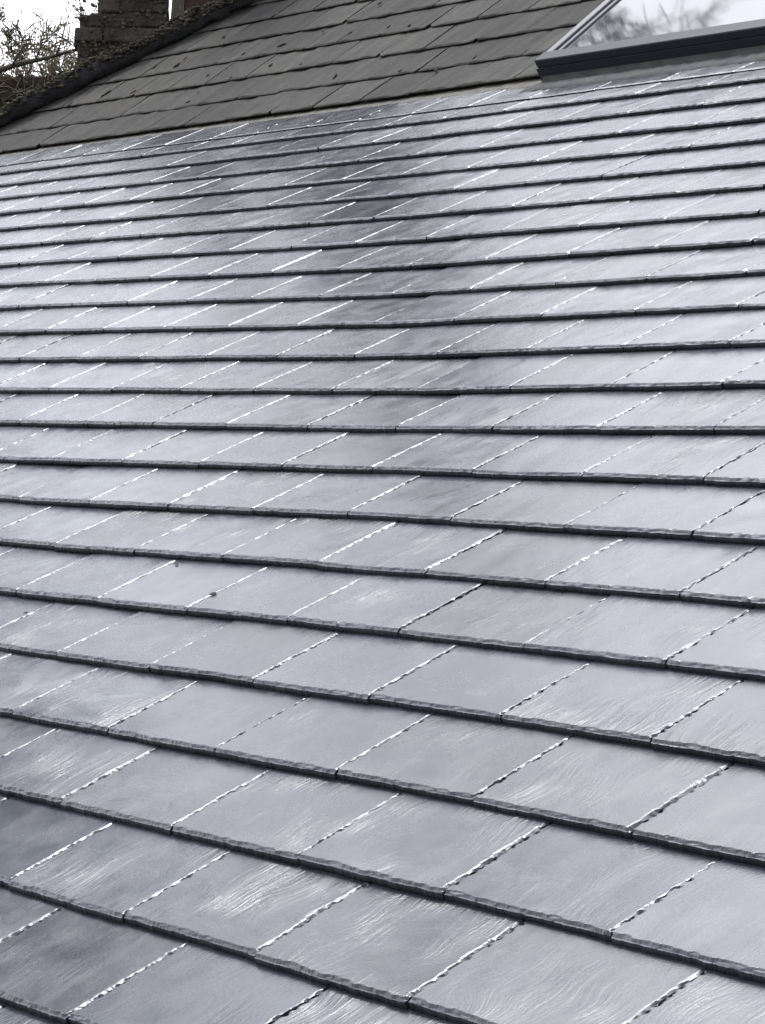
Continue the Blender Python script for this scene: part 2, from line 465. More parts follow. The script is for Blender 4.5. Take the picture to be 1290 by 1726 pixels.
# ---- slate shapes
def slate_mesh(name, w, Ln, t, seed, nx, vis, tail_chip, side_chip, ntail, rag=0.0008, wavy=0.00011, corner=0.0, cham=0.0, svar=.16):
    r = np.random.default_rng(seed)
    edge = np.array([0, .0010, .0022, .0036, .0052, .007, .0095])
    xs = np.unique(np.concatenate([-w / 2 + edge, w / 2 - edge, np.linspace(-w / 2 + .012, w / 2 - .012, nx)]))
    ss = np.unique(np.concatenate([np.linspace(0, .019, ntail), np.linspace(.023, vis, max(8, int(nx * .64))), np.linspace(vis + .03, Ln, 3)]))
    X, S = np.meshgrid(xs, ss)
    Z = np.full_like(X, t)
    for _ in range(7):                                   # riven undulation
        k = r.uniform(18, 85); a = r.uniform(-.5, .5); ph = r.uniform(0, 6.3)
        Z += wavy * (40 / k) ** .8 * np.sin(k * (X * math.cos(a) + S * math.sin(a) * .55) + ph)
    lam = t * .095                                       # cleaved tail: thin leaves of stone breaking back one above the other
    for lev in range(1, 4):
        x0 = -w / 2
        reach0 = tail_chip * (1.0 - .25 * (lev - 1))
        while x0 < w / 2:
            ak = r.uniform(.0045, .018); dk_ = r.uniform(.12, 1.0) * reach0
            q = np.abs((X - x0) / ak) ** 2.4 + (S / dk_) ** 2
            Z = np.where(q < 1, np.minimum(Z, t - lam * lev - .25 * lam * (1 - q) - .2 * np.clip(dk_ - S, 0, 1)), Z)
            x0 += ak * r.uniform(.6, 1.5)
    if cham > 0:                                         # dressed right-hand edge, a gentle uneven chamfer
        kn = [-.01]
        while kn[-1] < vis + .06: kn.append(kn[-1] + r.choice((.0016, .003, .006, .014), p=(.42, .33, .17, .08)))
        kn = np.array(kn); nk = len(kn)
        mw_ = cham * r.uniform(.45, 1.15); ms_ = float(np.clip(r.normal(.3, svar * .9 + .01), .04, .8))
        wd = np.interp(S, kn, mw_ * np.clip(r.normal(1, .28, nk), .2, 1.7)); sl = np.interp(S, kn, np.clip(r.normal(ms_, svar, nk), .04, .95))
        Z = np.minimum(Z, t - np.clip(wd - (w / 2 - X), 0, 1) * sl)
    for sgn in (-1, 1):                                  # dressed sides
        s0 = 0
        while s0 < vis + .03:
            ak = r.uniform(.002, .006); dk_ = r.uniform(.3, 1.0) * side_chip; dep = r.uniform(.12, .4) * t
            q = ((S - s0) / ak) ** 2 + ((w / 2 - sgn * X) / dk_) ** 2
            Z = np.where(q < 1, np.minimum(Z, t - dep * np.clip(1 - q, 0, 1) ** .7), Z)
            s0 += ak * r.uniform(1.2, 9)
    # ragged outline
    et = np.cumsum(r.normal(0, rag * .5 * math.sqrt(36 / len(xs)), len(xs))); et -= np.linspace(et[0], et[-1], len(xs)); et += r.normal(0, rag * .4, len(xs))
    S = S + et[None, :] * np.clip(1 - S / .02, 0, 1)
    for sgn in (-1, 1):
        es = np.cumsum(r.normal(0, rag * .35, len(ss))); es -= np.linspace(es[0], es[-1], len(ss))
        X = X + es[:, None] * np.clip(1 - (w / 2 - sgn * X) / .012, 0, 1)
    if corner > 0:                                       # a broken corner
        sg = r.choice((-1, 1)); cs = corner * r.uniform(.5, 1)
        d = (cs - (w / 2 - sg * X) * r.uniform(.6, 1.6))
        S = np.where((d > S), S + (d - S) * np.clip(1 - (S / .08), 0, 1), S)
    nr, nc = X.shape
    co = [np.stack([X, S, Z], -1).reshape(-1, 3)]
    idx = np.arange(nr * nc).reshape(nr, nc)
    faces = np.stack([idx[:-1, :-1], idx[:-1, 1:], idx[1:, 1:], idx[1:, :-1]], -1).reshape(-1, 4).tolist()
    loop = np.concatenate([idx[0, :], idx[1:, -1], idx[-1, -2::-1], idx[-2:0:-1, 0]])
    bot = co[0][loop].copy(); bot[:, 2] = 0
    top2 = co[0][loop].copy()
    n0 = nr * nc; k = len(loop)
    co += [top2, bot]
    for i in range(k):
        j = (i + 1) % k
        faces.append((n0 + i, n0 + k + i, n0 + k + j, n0 + j))
    faces.append(tuple(n0 + k + i for i in range(k))[::-1])
    me = mesh_np(name, np.concatenate(co), faces)
    sm = [True] * len(me.polygons); sm[-1] = False
    me.polygons.foreach_set('use_smooth', sm)
    return me

G, W1, OFF = 0.2, 0.30317, -0.27988
T1, GAP = 0.0135, 0.0035
LEN1 = 0.415
TILT = math.atan((T1 + .0006) / G)
near = [slate_mesh('slate_near', W1 - GAP, LEN1, T1, 100 + i, 150, .215, .0078, .0045, 17, cham=.0054, svar=.17) for i in range(16)]
mid = [slate_mesh('slate_mid', W1 - GAP, LEN1, T1, 200 + i, 84, .215, .0078, .0045, 12, cham=.0062, svar=.13) for i in range(16)]
far = [slate_mesh('slate_far', W1 - GAP, LEN1, T1, 300 + i, 40, .215, .007, .0045, 8, cham=.008, svar=.09) for i in range(16)]
top = [slate_mesh('slate_top', W1 - GAP, .2, .0065, 400 + i, 30, .11, .006, .004, 6, cham=.006) for i in range(6)]
for me in near + mid + far + top: me.materials.append(M['slate'])

def slate_mw(F, u, v, n, tilt, yaw=0.0, roll=0.0):
    return F @ Matrix.Translation((u, v, n)) @ Matrix.Rotation(yaw, 4, 'Z') @ Matrix.Rotation(roll, 4, 'Y') @ Matrix.Rotation(-tilt, 4, 'X')

def in_view(F, u0, u1, v0, v1, m=30):
    for uu in np.linspace(u0, u1, 4):
        for vv in np.linspace(v0, v1, 3):
            p = pix(F @ Vector((uu, vv, 0)))
            if p and -m < p[0] < 1290 + m and -m < p[1] < 1726 + m: return True
    return False

rest = MB()
rr = random.Random(5)
nsl = 0
for r_ in range(-6, 21):
    k0 = int((U_MIN / W1) - OFF + .5 * r_) - 1
    for k in range(k0, k0 + 60):
        ul = (k + OFF - .5 * r_) * W1
        u = ul + W1 / 2
        if u - W1 / 2 < U_MIN or u + W1 / 2 > U_MAX: continue
        v = r_ * G
        n = sag(u, v)
        roll = -math.atan((sag(u + .15, v) - sag(u - .15, v)) / .3)
        pit = (sag(u, v + .1) - sag(u, v - .1)) / .2
        n += rr.uniform(-.0006, .0006)
        mw = slate_mw(F1, u + rr.uniform(-.0014, .0014), v + rr.uniform(-.0018, .0018), n, TILT - pit + rr.gauss(0, .0012), rr.uniform(-.003, .003), roll + rr.gauss(0, .0014))
        if r_ >= -2 and in_view(F1, ul, ul + W1, v, v + G):
            me = (near if r_ <= 3 else mid if r_ <= 10 else far)[rr.randrange(16)]
            obj('slate', me, None, lower, mw)
            nsl += 1
        else:
            w = (W1 - GAP) / 2
            rest.box((-w, 0, 0), (w, LEN1, T1), mw)
ro = obj('slate_field', rest.mesh('slate_field'), M['slate'], lower)
tag(ro, kind='stuff')
# short top course under the old eaves
for k in range(-31, 13):
    ul = (k + OFF - .5 * 21 + .5) * W1
    u = ul + W1 / 2
    if u < U_MIN + .2 or u > U_MAX - .2: continue
    v = 4.125 + rr.uniform(-.004, .004)
    mw = slate_mw(F1, u, v, sag(u, 4) * .8 + .0045 + rr.uniform(0, .001), .045, rr.uniform(-.006, .006), 0)
    if in_view(F1, ul, ul + W1, v, v + .1): obj('slate', top[rr.randrange(6)], None, lower, mw)

SKY_U0, SKY_U1, SKY_V0, SKY_V1 = -3.285, -1.95, -.012, 1.17
# mortar bed between the two slopes
mb = MB()
nu = 260
us = np.linspace(-9, SKY_U0 + .03, nu)
prof = []
r2 = np.random.default_rng(9)
e1 = np.cumsum(r2.normal(0, .0022, nu)); e1 -= np.linspace(e1[0], e1[-1], nu)
for i, u in enumerate(us):
    s0 = sag(u, 4.2)
    vv = 4.285 + e1[i] * .8 + r2.normal(0, .0015)
    s0 *= .5
    prof.append([p1(u, vv, s0 - .015), p1(u, vv + .002, s0 + .0045 + r2.normal(0, .0008)), p1(u, vv + .03, s0 * .8 + .005 + r2.normal(0, .0007)), p1(u, vv + .07, s0 * .6 + .006 + r2.normal(0, .0008)), p1(u, 4.42, .01)])
mb.v = [tuple(p) for row in prof for p in row]
for i in range(nu - 1):
    for j in range(4):
        mb.f.append((5 * i + j, 5 * (i + 1) + j, 5 * (i + 1) + j + 1, 5 * i + j + 1))
obj('mortar_bed', mb.mesh('mortar_bed', True), M['mortar'], house)
tag(bpy.data.objects['mortar_bed'], 'pale sandy mortar strip below the old slates')

# ---- old slates
G2, W2, T2 = 0.19, 0.285, 0.0095
olds = [slate_mesh('old_slate', W2 - r0, .39, T2, 600 + i, 44, .2, .007, .003, 6, rag=.0011, wavy=.0007, corner=(.022 if i % 5 == 0 else 0)) for i, r0 in enumerate(np.random.default_rng(3).uniform(.0015, .005, 16))]
for me in olds: me.materials.append(M['old'])
TILT2 = math.atan((T2 + .0008) / G2)
rest = MB()
for k2 in range(0, 13):
    v = .018 + G2 * k2
    sh = (0.5 if k2 % 2 else 0.0) * W2 + rr.uniform(-.02, .02) - .04
    for k in range(-32, 18):
        ul = k * W2 + sh
        u = ul + W2 / 2
        if u < hip_u(v) - .12 or u > U_MAX - .15: continue
        if ul > SKY_U0 + .01 and ul + W2 < SKY_U1 - .01 and v > SKY_V0 - .1 and v + G2 < SKY_V1: continue
        mw = slate_mw(F2, u + rr.uniform(-.004, .004), v + rr.gauss(0, .0022), (.014 if k2 == 0 else .006) + rr.uniform(-.001, .001), TILT2 + rr.uniform(-.003, .004) + (.03 if k2 == 0 else 0), rr.gauss(0, .004), rr.uniform(-.0025, .0025))
        if in_view(F2, ul, ul + W2, v, v + G2, 20):
            obj('weathered_slate', olds[rr.randrange(16)], None, upper, mw)
        else:
            w = W2 / 2 - .003
            rest.box((-w, 0, 0), (w, .38, T2), mw)
# back slope, far side of the ridge, in simple slates
F3 = Matrix.Translation((0, bk, zb)) @ Matrix(((-1, 0, 0), (0, -math.cos(PITCH2), math.sin(PITCH2)), (0, math.sin(PITCH2), math.cos(PITCH2)))).to_4x4()
for k2 in range(0, 20):
    for k in range(-15, 27):
        rest.box((k * W2 + .003, k2 * G2, .008), (k * W2 + W2 - .003, k2 * G2 + G2, .016), F3)
ro = obj('slate_field', rest.mesh('slate_field'), M['old'], upper)
tag(ro, kind='stuff')
# ridge tiles
me = MB()
for sg in (0, 1):
    for i in range(7):
        pass
n = 8
pr = []
for i in range(n + 1):
    a0 = math.pi * (i / n)
    pr.append((.13 * math.cos(a0), .1 * math.sin(a0)))
for x0 in (0, .44):
    for (y_, z_) in pr: me.v.append((x0, y_, z_))
me.f = [(i, i + 1, n + 2 + i, n + 1 + i) for i in range(n)] + [tuple(range(n + 1)), tuple(range(2 * n + 1, n, -1))]
rt = me.mesh('ridge_tile', True); rt.materials.append(M['stone'])
x0 = hip_u(RIDGE)
while x0 < U_MAX - .4:
    obj('ridge_tile', rt, None, upper, Matrix.Translation((x0, yr, zr - .03)))
    x0 += .45

# little dark lumps of moss and chipped holes on the old slates
def blob(seed, r0, flat=.5, n=1):
    import bmesh
    bm = bmesh.new()
    bmesh.ops.create_icosphere(bm, subdivisions=n, radius=r0)
    rb = random.Random(seed)
    for v in bm.verts:
        v.co *= rb.uniform(.7, 1.25); v.co.z *= flat
    me = bpy.data.meshes.new('moss_tuft'); bm.to_mesh(me); bm.free()
    me.polygons.foreach_set('use_smooth', [True] * len(me.polygons))
    return me
tufts = [blob(i, .009, .45, 2) for i in range(6)]
for t_ in tufts: t_.materials.append(M['dark_moss'])
spots = [(181, 155), (173, 160), (208, 166), (116, 176), (285, 120), (298, 109), (312, 98), (377, 61), (410, 90), (350, 126), (389, 130), (334, 155), (317, 171), (545, 51), (512, 80), (591, 54), (565, 127), (674, 119), (456, 109), (507, 108), (410, 5), (260, 112), (225, 154), (475, 75), (640, 5), (690, 42), (735, 118), (655, 44), (800, 96)]
def on_plane(F, x, y, lift=0.0):
    d = CAM_FWD + CAM_RIGHT * ((x - 645) / 4300) + CAM_DOWN * ((y - 863) / 4300)
    o = F.translation + F.to_3x3() @ Vector((0, 0, lift)); nn = F.to_3x3() @ Vector((0, 0, 1))
    s = (o - CAM_POS).dot(nn) / d.dot(nn)
    return CAM_POS + d * s
for i, (x, y) in enumerate(spots):
    p = on_plane(F2, x, y, .016)
    sc_ = rr.uniform(.55, 1.1)
    obj('moss_tuft', tufts[i % 6], None, upper, Matrix.Translation(p) @ F2.to_3x3().to_4x4() @ Matrix.Rotation(rr.gauss(0, .5), 4, 'Z') @ Matrix.Diagonal((sc_ * rr.uniform(.5, 1.0), sc_ * rr.uniform(.9, 3.2), sc_ * .7, 1)))

# ---- skylight
skl = MB()
def fbox(mb, u0, u1, v0, v1, n0, n1): mb.box((u0, v0, n0), (u1, v1, n1), F2)
HZ = .088
fr = MB()
fbox(fr, SKY_U0, SKY_U1, SKY_V0, SKY_V0 + .06, -.03, HZ - .03)
fbox(fr, SKY_U0, SKY_U1, SKY_V1 - .06, SKY_V1, -.03, HZ - .03)
fbox(fr, SKY_U0, SKY_U0 + .05, SKY_V0 + .0605, SKY_V1 - .0605, -.03, HZ - .03)
fbox(fr, SKY_U1 - .05, SKY_U1, SKY_V0 + .0605, SKY_V1 - .0605, -.03, HZ - .03)
skylight = obj('skylight', fr.mesh('skylight'), M['metal'], house)
tag(skylight, 'dark grey framed skylight at the foot of the old slates')
for nm, (u0, u1, v0, v1, n0, n1) in {
    'sash_rail': (SKY_U0 + .003, SKY_U1 - .003, SKY_V0 + .004, SKY_V0 + .062, HZ - .0295, HZ),
    'sash_rail.001': (SKY_U0 + .014, SKY_U1 - .014, SKY_V1 - .08, SKY_V1 - .012, HZ - .0295, HZ),
    'sash_stile': (SKY_U0 + .004, SKY_U0 + .04, SKY_V0 + .063, SKY_V1 - .081, HZ - .0295, HZ - .004),
    'sash_stile.001': (SKY_U1 - .046, SKY_U1 - .016, SKY_V0 + .063, SKY_V1 - .081, HZ - .0295, HZ - .004),
    'glazing_bead': (SKY_U0 + .0405, SKY_U0 + .062, SKY_V0 + .063, SKY_V1 - .081, HZ - .04, HZ - .012),
    'glazing_bead.001': (SKY_U1 - .062, SKY_U1 - .0465, SKY_V0 + .063, SKY_V1 - .081, HZ - .04, HZ - .012)}.items():
    v, f = bevel_box((u0, v0, n0), (u1, v1, n1), .003)
    me = fix_normals(mesh_np('sash', [F2 @ Vector(c) for c in v], f, False))
    obj(nm.split('.')[0], me, M['metal'] if 'rail' in nm else M['alu'], skylight)
v, f = bevel_box((SKY_U0 + .0625, SKY_V0 + .0625, HZ - .05), (SKY_U1 - .0625, SKY_V1 - .0815, HZ - .018), .002)
gm = fix_normals(mesh_np('pane', [(c[0] - (SKY_U0 + SKY_U1) / 2, c[1] - .6, c[2]) for c in v], f, False))
obj('pane', gm, M['glass'], skylight, F2 @ Matrix.Translation(((SKY_U0 + SKY_U1) / 2, .6, 0)))
# soaker flashing up the side and lead apron below
fs = MB()
fbox(fs, SKY_U0 - .022, SKY_U0 - .002, SKY_V0 + .02, SKY_V1 + .05, .012, .026)
obj('side_flashing', fs.mesh('side_flashing'), M['metal'], skylight)
ap = MB()
na = 90
ra = np.random.default_rng(2)
ua = np.linspace(SKY_U0 + .015, SKY_U1 + .012, na)
ea = np.cumsum(ra.normal(0, .0016, na)); ea -= np.linspace(ea[0], ea[-1], na)
for i, u in enumerate(ua):
    s0 = sag(u, 4.1)
    w_ = 4.215 + ea[i]
    ap.v += [tuple(p1(u, w_, s0 + .001)), tuple(p1(u, w_ + .002, s0 + .007 + ra.normal(0, .001))), tuple(p1(u, w_ + .04, s0 + .011 + ra.normal(0, .0015))),
             tuple(p1(u, w_ + .08, s0 + .012 + ra.normal(0, .0015))), tuple(p2(u, SKY_V0 - .012, .006)), tuple(p2(u, SKY_V0 - .004, .03))]
for i in range(na - 1):
    for j in range(5):
        ap.f.append((6 * i + j, 6 * (i + 1) + j, 6 * (i + 1) + j + 1, 6 * i + j + 1))
obj('lead_apron', ap.mesh('lead_apron', True), M['lead'], skylight)

# ---- party wall parapet on the skew edge of the old roof
PA = Vector((-7.55, 3.983, 1.773)); PD = Vector((1.30, .948, .689))
hl = math.hypot(PD.x, PD.y)
PH = Vector((PD.x / hl, PD.y / hl, 0)); PN = Vector((.59, -.81, 0)).normalized()
SL = PD.z / hl
def wp(s, back, dz):                                     # point on the party wall: along, behind its face, above the roof line
    return PA + PH * s - PN * back + Vector((0, 0, SL * s + dz))
pw = MB()
pts = []
for s in (-.6, 3.1):
    for bk_ in (.02, .24):
        pts += [(wp(s, bk_, .03)), Vector((wp(s, bk_, 0).x, wp(s, bk_, 0).y, GROUND - .1))]
pw.v = [tuple(p) for p in pts]
pw.f = [(0, 1, 5, 4), (2, 6, 7, 3), (0, 4, 6, 2), (0, 2, 3, 1), (4, 5, 7, 6)]
parapet = obj('party_wall', fix_normals(pw.mesh('party_wall')), M['stone'], house)
tag(parapet, 'dark mossy parapet on the skew edge of the old roof')
rp = random.Random(21)
def rough_block(lx, ly, lz, seed, nseg=8):
    """a worn stone: subdivided box pushed about by noise; x along, y across, z up"""
    import bmesh
    from mathutils import noise as mn
    bm = bmesh.new()
    bmesh.ops.create_cube(bm, size=1)
    for v in bm.verts: v.co = Vector((v.co.x * lx, v.co.y * ly, v.co.z * lz))
    bmesh.ops.bevel(bm, geom=bm.edges[:], offset=min(lx, ly, lz) * .08, segments=2, affect='EDGES')
    bmesh.ops.subdivide_edges(bm, edges=[e for e in bm.edges if e.calc_length() > lx * .2], cuts=nseg, use_grid_fill=True)
    for v in bm.verts:
        d = mn.noise_vector(v.co * 14 + Vector((seed * 3.1, seed * 1.7, 0)))
        d2 = mn.noise_vector(v.co * 45 + Vector((seed * 1.3, 0, seed)))
        v.co += Vector(d) * .016 + Vector(d2) * .012
    me = bpy.data.meshes.new('rough_block'); bm.to_mesh(me); bm.free()
    me.polygons.foreach_set('use_smooth', [True] * len(me.polygons))
    return me
PR = Matrix((PD.normalized(), -PN, PD.normalized().cross(-PN))).transposed().to_4x4()
cop = [rough_block(.36, .27, .075, i) for i in range(5)]
for c in cop: c.materials.append(M['stone'])
s = -.5; i = 0
while s < 3.0:
    obj('coping_stone', cop[i % 5], None, parapet, Matrix.Translation(wp(s, .12, .062 + rp.uniform(-.008, .008))) @ PR @ Matrix.Rotation(rp.uniform(-.03, .03), 4, 'Z'))
    s += .33 * hl / PD.length; i += 1
# moss and litter along the coping: uncountable
mo = MB()
import bmesh
def add_mesh(mb, me, mw):
    b0 = len(mb.v)
    mb.v += [tuple(mw @ v.co) for v in me.vertices]
    mb.f += [tuple(b0 + i for i in p.vertices) for p in me.polygons]
bl = [blob(50 + i, .02, .6, 1) for i in range(6)]
for _ in range(3600):
    s = rp.uniform(-.45, 2.0); back = -.04 + rp.betavariate(1.1, 2.2) * .28
    k = rp.uniform(.15, .7); hump = .5 + .5 * math.sin(s * 11 + 1.3 * math.sin(s * 5))
    add_mesh(mo, bl[rp.randrange(6)], Matrix.Translation(wp(s, back, .082 + rp.uniform(-.022, .016 + .034 * hump))) @ Matrix.Rotation(rp.uniform(0, 6), 4, 'Z') @ Matrix.Diagonal((k * rp.uniform(.7, 1.6), k, k, 1)))
for _ in range(420):
    s = rp.uniform(-.45, 2.0); back = rp.uniform(-.02, .2)
    p = wp(s, back, .1 + rp.uniform(0, .035)); d = Vector((rp.gauss(0, 1), rp.gauss(0, 1), rp.gauss(0, .5))).normalized() * rp.uniform(.015, .05)
    mo.tube([p, p + d * .5 + Vector((0, 0, .006)), p + d], [.002, .0018, .0008], 3)
o = obj('moss', mo.mesh('moss', True), M['moss'], parapet); tag(o, 'dry moss and twigs on the parapet', kind='stuff')

# ---- chimneys of brick on the party wall
CH0 = Vector((-7.04 - .147 * .628, 4.66 - .147 * .778, 0))
def chimney(label, s0, s1, depth, back0, z0, z1, matb, seed, shoulder=None, pots=1):
    rc = random.Random(seed)
    cr_ = Vector((.552, .834, 0)).normalized(); cb_ = Vector((-cr_.y, cr_.x, 0))
    org = CH0 + cr_ * s0 + cb_ * back0; org.z = z0
    FR = Matrix.Translation(org) @ Matrix((cr_, cb_, Vector((0, 0, 1)))).transposed().to_4x4()
    w = (s1 - s0)
    ch = H = .069
    core = MB()
    zt = z1 - z0
    if shoulder: core.box((.012, .012, 0), (w - .012, depth - .012, shoulder - z0 - .01), FR); core.box((w * .245, .014, shoulder - z0 - .0095), (w - .014, depth - .014, zt), FR)
    else: core.box((.012, .012, 0), (w - .012, depth - .012, zt), FR)
    c = obj('chimney', core.mesh('chimney'), M['joint'], house)
    tag(c, label)
    shapes = {}
    def brick(cx, cy, lx, ly, z):
        key = (round(lx, 3), round(ly, 3), rc.randrange(3))
        if key not in shapes:
            v, f = bevel_box((-lx / 2, -ly / 2, 0), (lx / 2, ly / 2, .063), .007, .0035, rc)
            me = fix_normals(mesh_np('brick', v, f, False)); me.materials.append(matb)
            shapes[key] = me
        obj('brick', shapes[key], None, c, FR @ Matrix.Translation((cx + rc.uniform(-.005, .005), cy + rc.uniform(-.008, .008), z)) @ Matrix.Rotation(rc.uniform(-.03, .03), 4, 'Z'))
    ncs = int(zt / ch)
    for i in range(ncs):
        z = i * ch
        x0 = 0.0
        if shoulder and z + z0 > shoulder - .03: x0 = w * .23
        if shoulder and shoulder - .1 < z + z0 <= shoulder - .03: x0 = w * .12
        grow = 0.012 if (shoulder and shoulder - .19 < z + z0 < shoulder - .09) or (z > zt - .22 and z < zt - .07) else 0
        X0, X1 = x0 - grow, w + grow
        Y0, Y1 = -grow, depth + grow
        nb = 2
        t_ = .1
        odd = i % 2
        xs_ = [X0, X0 + (X1 - X0) * (.5 if odd else .3), X1] if (X1 - X0) < .5 else [X0, X0 + (X1 - X0) * (.33 if odd else .2), X0 + (X1 - X0) * (.67 if odd else .6), X1]
        for a_, b2 in zip(xs_[:-1], xs_[1:]):
            brick((a_ + b2) / 2, Y0 + t_ / 2, b2 - a_ - .005, t_, z)
            brick((a_ + b2) / 2, Y1 - t_ / 2, b2 - a_ - .009, t_, z)
        ym = [Y0 + t_ + .008, (Y0 + Y1) / 2 + (.03 if odd else -.03), Y1 - t_ - .008]
        for a_, b2 in zip(ym[:-1], ym[1:]):
            brick(X0 + t_ / 2, (a_ + b2) / 2, t_, b2 - a_ - .008, z)
            brick(X1 - t_ / 2, (a_ + b2) / 2, t_, b2 - a_ - .008, z)
    # flaunching and pot
    pot = MB()
    prof = [(.12, 0), (.115, .05), (.1, .06), (.085, .3), (.1, .31), (.1, .36), (.075, .36), (.07, .1)]
    nn = 16
    cx = (w * .65 if shoulder else w / 2); cy = depth / 2
    for (rd, zz) in prof:
        for j in range(nn):
            a0 = 2 * math.pi * j / nn
            pot.v.append(tuple(FR @ Vector((cx + rd * math.cos(a0), cy + rd * math.sin(a0), zt + zz))))
    for i in range(len(prof) - 1):
        for j in range(nn):
            pot.f.append((i * nn + j, i * nn + (j + 1) % nn, (i + 1) * nn + (j + 1) % nn, (i + 1) * nn + j))
    obj('chimney_pot', pot.mesh('chimney_pot', True), M['brick_red'], c)
    return c, FR
ch1, FR1 = chimney('squat dark brick chimney with sloping shoulder, nearer the bare trees', .0, .43, .45, 0, 1.95, 2.98, M['brick_dark'], 3, shoulder=2.5)
ch2, FR2 = chimney('reddish brick chimney half hidden by the old roof', .505, 1.12, .45, .05, 2.1, 4.25, M['brick_red'], 4)
# moss and ivy litter on the first chimney's foot
ms = MB()
for _ in range(700):
    x = rp.uniform(0, .42); z = abs(rp.gauss(0, .2)); k = rp.uniform(.12, .6)
    add_mesh(ms, bl[rp.randrange(6)], FR1 @ Matrix.Translation((x, rp.uniform(-.014, .004), .14 + .5 * x + z)) @ Matrix.Rotation(math.pi / 2, 4, 'X') @ Matrix.Diagonal((k, k, k * .7, 1)))
for _ in range(130):
    x = rp.uniform(0, .42); z = rp.uniform(0, .4)
    p = FR1 @ Vector((x, -.012, .14 + .5 * x + z)); d = Vector((rp.gauss(0, .03), rp.gauss(0, .03), rp.gauss(0, .03)))
    ms.tube([p, p + d * .5, p + d], [.0025, .002, .001], 3)
o = obj('moss', ms.mesh('moss', True), M['moss'], ch1); tag(o, kind='stuff')

# white scrap stuck on the parapet
sp = wp(.32, .02, .09)
wsp = MB()
for i in range(6):
    z = i * .011
    for x in (-.008, .008):
        wsp.v.append((x + .006 * math.sin(i * .9) + i * .004, .002 * math.cos(i), z)); wsp.v.append((x + .006 * math.sin(i * .9) + i * .004, .006 + .002 * math.cos(i), z))
for i in range(5):
    b0 = 4 * i
    for q_ in ((0, 2, 6, 4), (1, 5, 7, 3), (0, 4, 5, 1), (2, 3, 7, 6)): wsp.f.append(tuple(b0 + j for j in q_))
wsp.f += [(0, 1, 3, 2), (20, 22, 23, 21)]
o = obj('plastic_scrap', fix_normals(wsp.mesh('plastic_scrap')), M['white'], None, Matrix.Translation(sp) @ Matrix.Rotation(R(35), 4, 'Z'))
tag(o, 'small white plastic scrap sticking up from the mossy parapet', 'scrap')

# ------------------------------------------------------------------ brown wall beyond, grown over with dead creeper
WO = Vector((-10.2, 4.2, GROUND)); WDIR = Vector((.53, .85, 0)).normalized(); WNR = Vector((.85, -.53, 0))
WTOP = 2.5
wall = empty('brick_wall', WO)
tag(wall, 'brown brick wall grown over with dead creeper, beyond the dark parapet', 'wall')
FW = Matrix.Translation(WO) @ Matrix((WDIR, -WNR, Vector((0, 0, 1)))).transposed().to_4x4()
core = MB(); core.box((0, .012, -.1), (3.2, .2, WTOP - GROUND - .012), FW)
obj('mortar_core', core.mesh('mortar_core'), M['joint'], wall)
rw = random.Random(8)
bsh = []
for i in range(4):
    v, f = bevel_box((-.108, -.05, 0), (.108, .05, .064), .008, .004, rw)
    me = fix_normals(mesh_np('brick', v, f, False)); me.materials.append(M['brick_brown']); bsh.append(me)
hh = WTOP - GROUND
for i in range(12):
    for j in range(14):
        x = .11 + j * .226 + (.113 if i % 2 else 0)
        obj('brick', bsh[rw.randrange(4)], None, wall, FW @ Matrix.Translation((x, .05 + rw.uniform(-.008, .008), hh - .07 - i * .075)) @ Matrix.Rotation(rw.uniform(-.03, .03), 4, 'Z'))
cr = MB()
for _ in range(420):
    x = rw.uniform(0, 3.1); z = hh - abs(rw.gauss(0, .35))
    p = FW @ Vector((x, rw.uniform(-.12, 0.0), z)); pts = [p]; d = (WDIR * rw.gauss(0, 1) + Vector((0, 0, rw.gauss(.1, .7))) + WNR * rw.gauss(0, .3)).normalized()
    for _k in range(5):
        d = (d + Vector((rw.gauss(0, .35), rw.gauss(0, .35), rw.gauss(0, .3) - .05))).normalized(); pts.append(pts[-1] + d * rw.uniform(.03, .09))
    r0 = rw.uniform(.002, .006)
    cr.tube(pts, [r0 * (1 - .15 * k) for k in range(6)], 4)
o = obj('creeper_stems', cr.mesh('creeper_stems', True), M['twig'], wall); tag(o, kind='stuff')
def leaf_quad(mb, p, size, rg):
    a = Vector((rg.gauss(0, 1), rg.gauss(0, 1), rg.gauss(0, 1))).normalized(); b = a.cross(Vector((rg.gauss(0, 1), rg.gauss(0, 1), rg.gauss(0, 1)))).normalized()
    c = a.cross(b) * size * .12
    n = len(mb.v)
    mb.v += [tuple(p), tuple(p + a * size * .5 + b * size * .35 + c), tuple(p + a * size), tuple(p + a * size * .5 - b * size * .35 + c)]
    mb.f += [(n, n + 1, n + 2), (n, n + 2, n + 3)]
lv = MB()
for _ in range(900):
    leaf_quad(lv, FW @ Vector((rw.uniform(0, 3.1), rw.uniform(-.13, .0), hh - abs(rw.gauss(0, .4)))), rw.uniform(.02, .05), rw)
o = obj('creeper_leaves', lv.mesh('creeper_leaves'), M['moss'], wall); tag(o, kind='stuff')

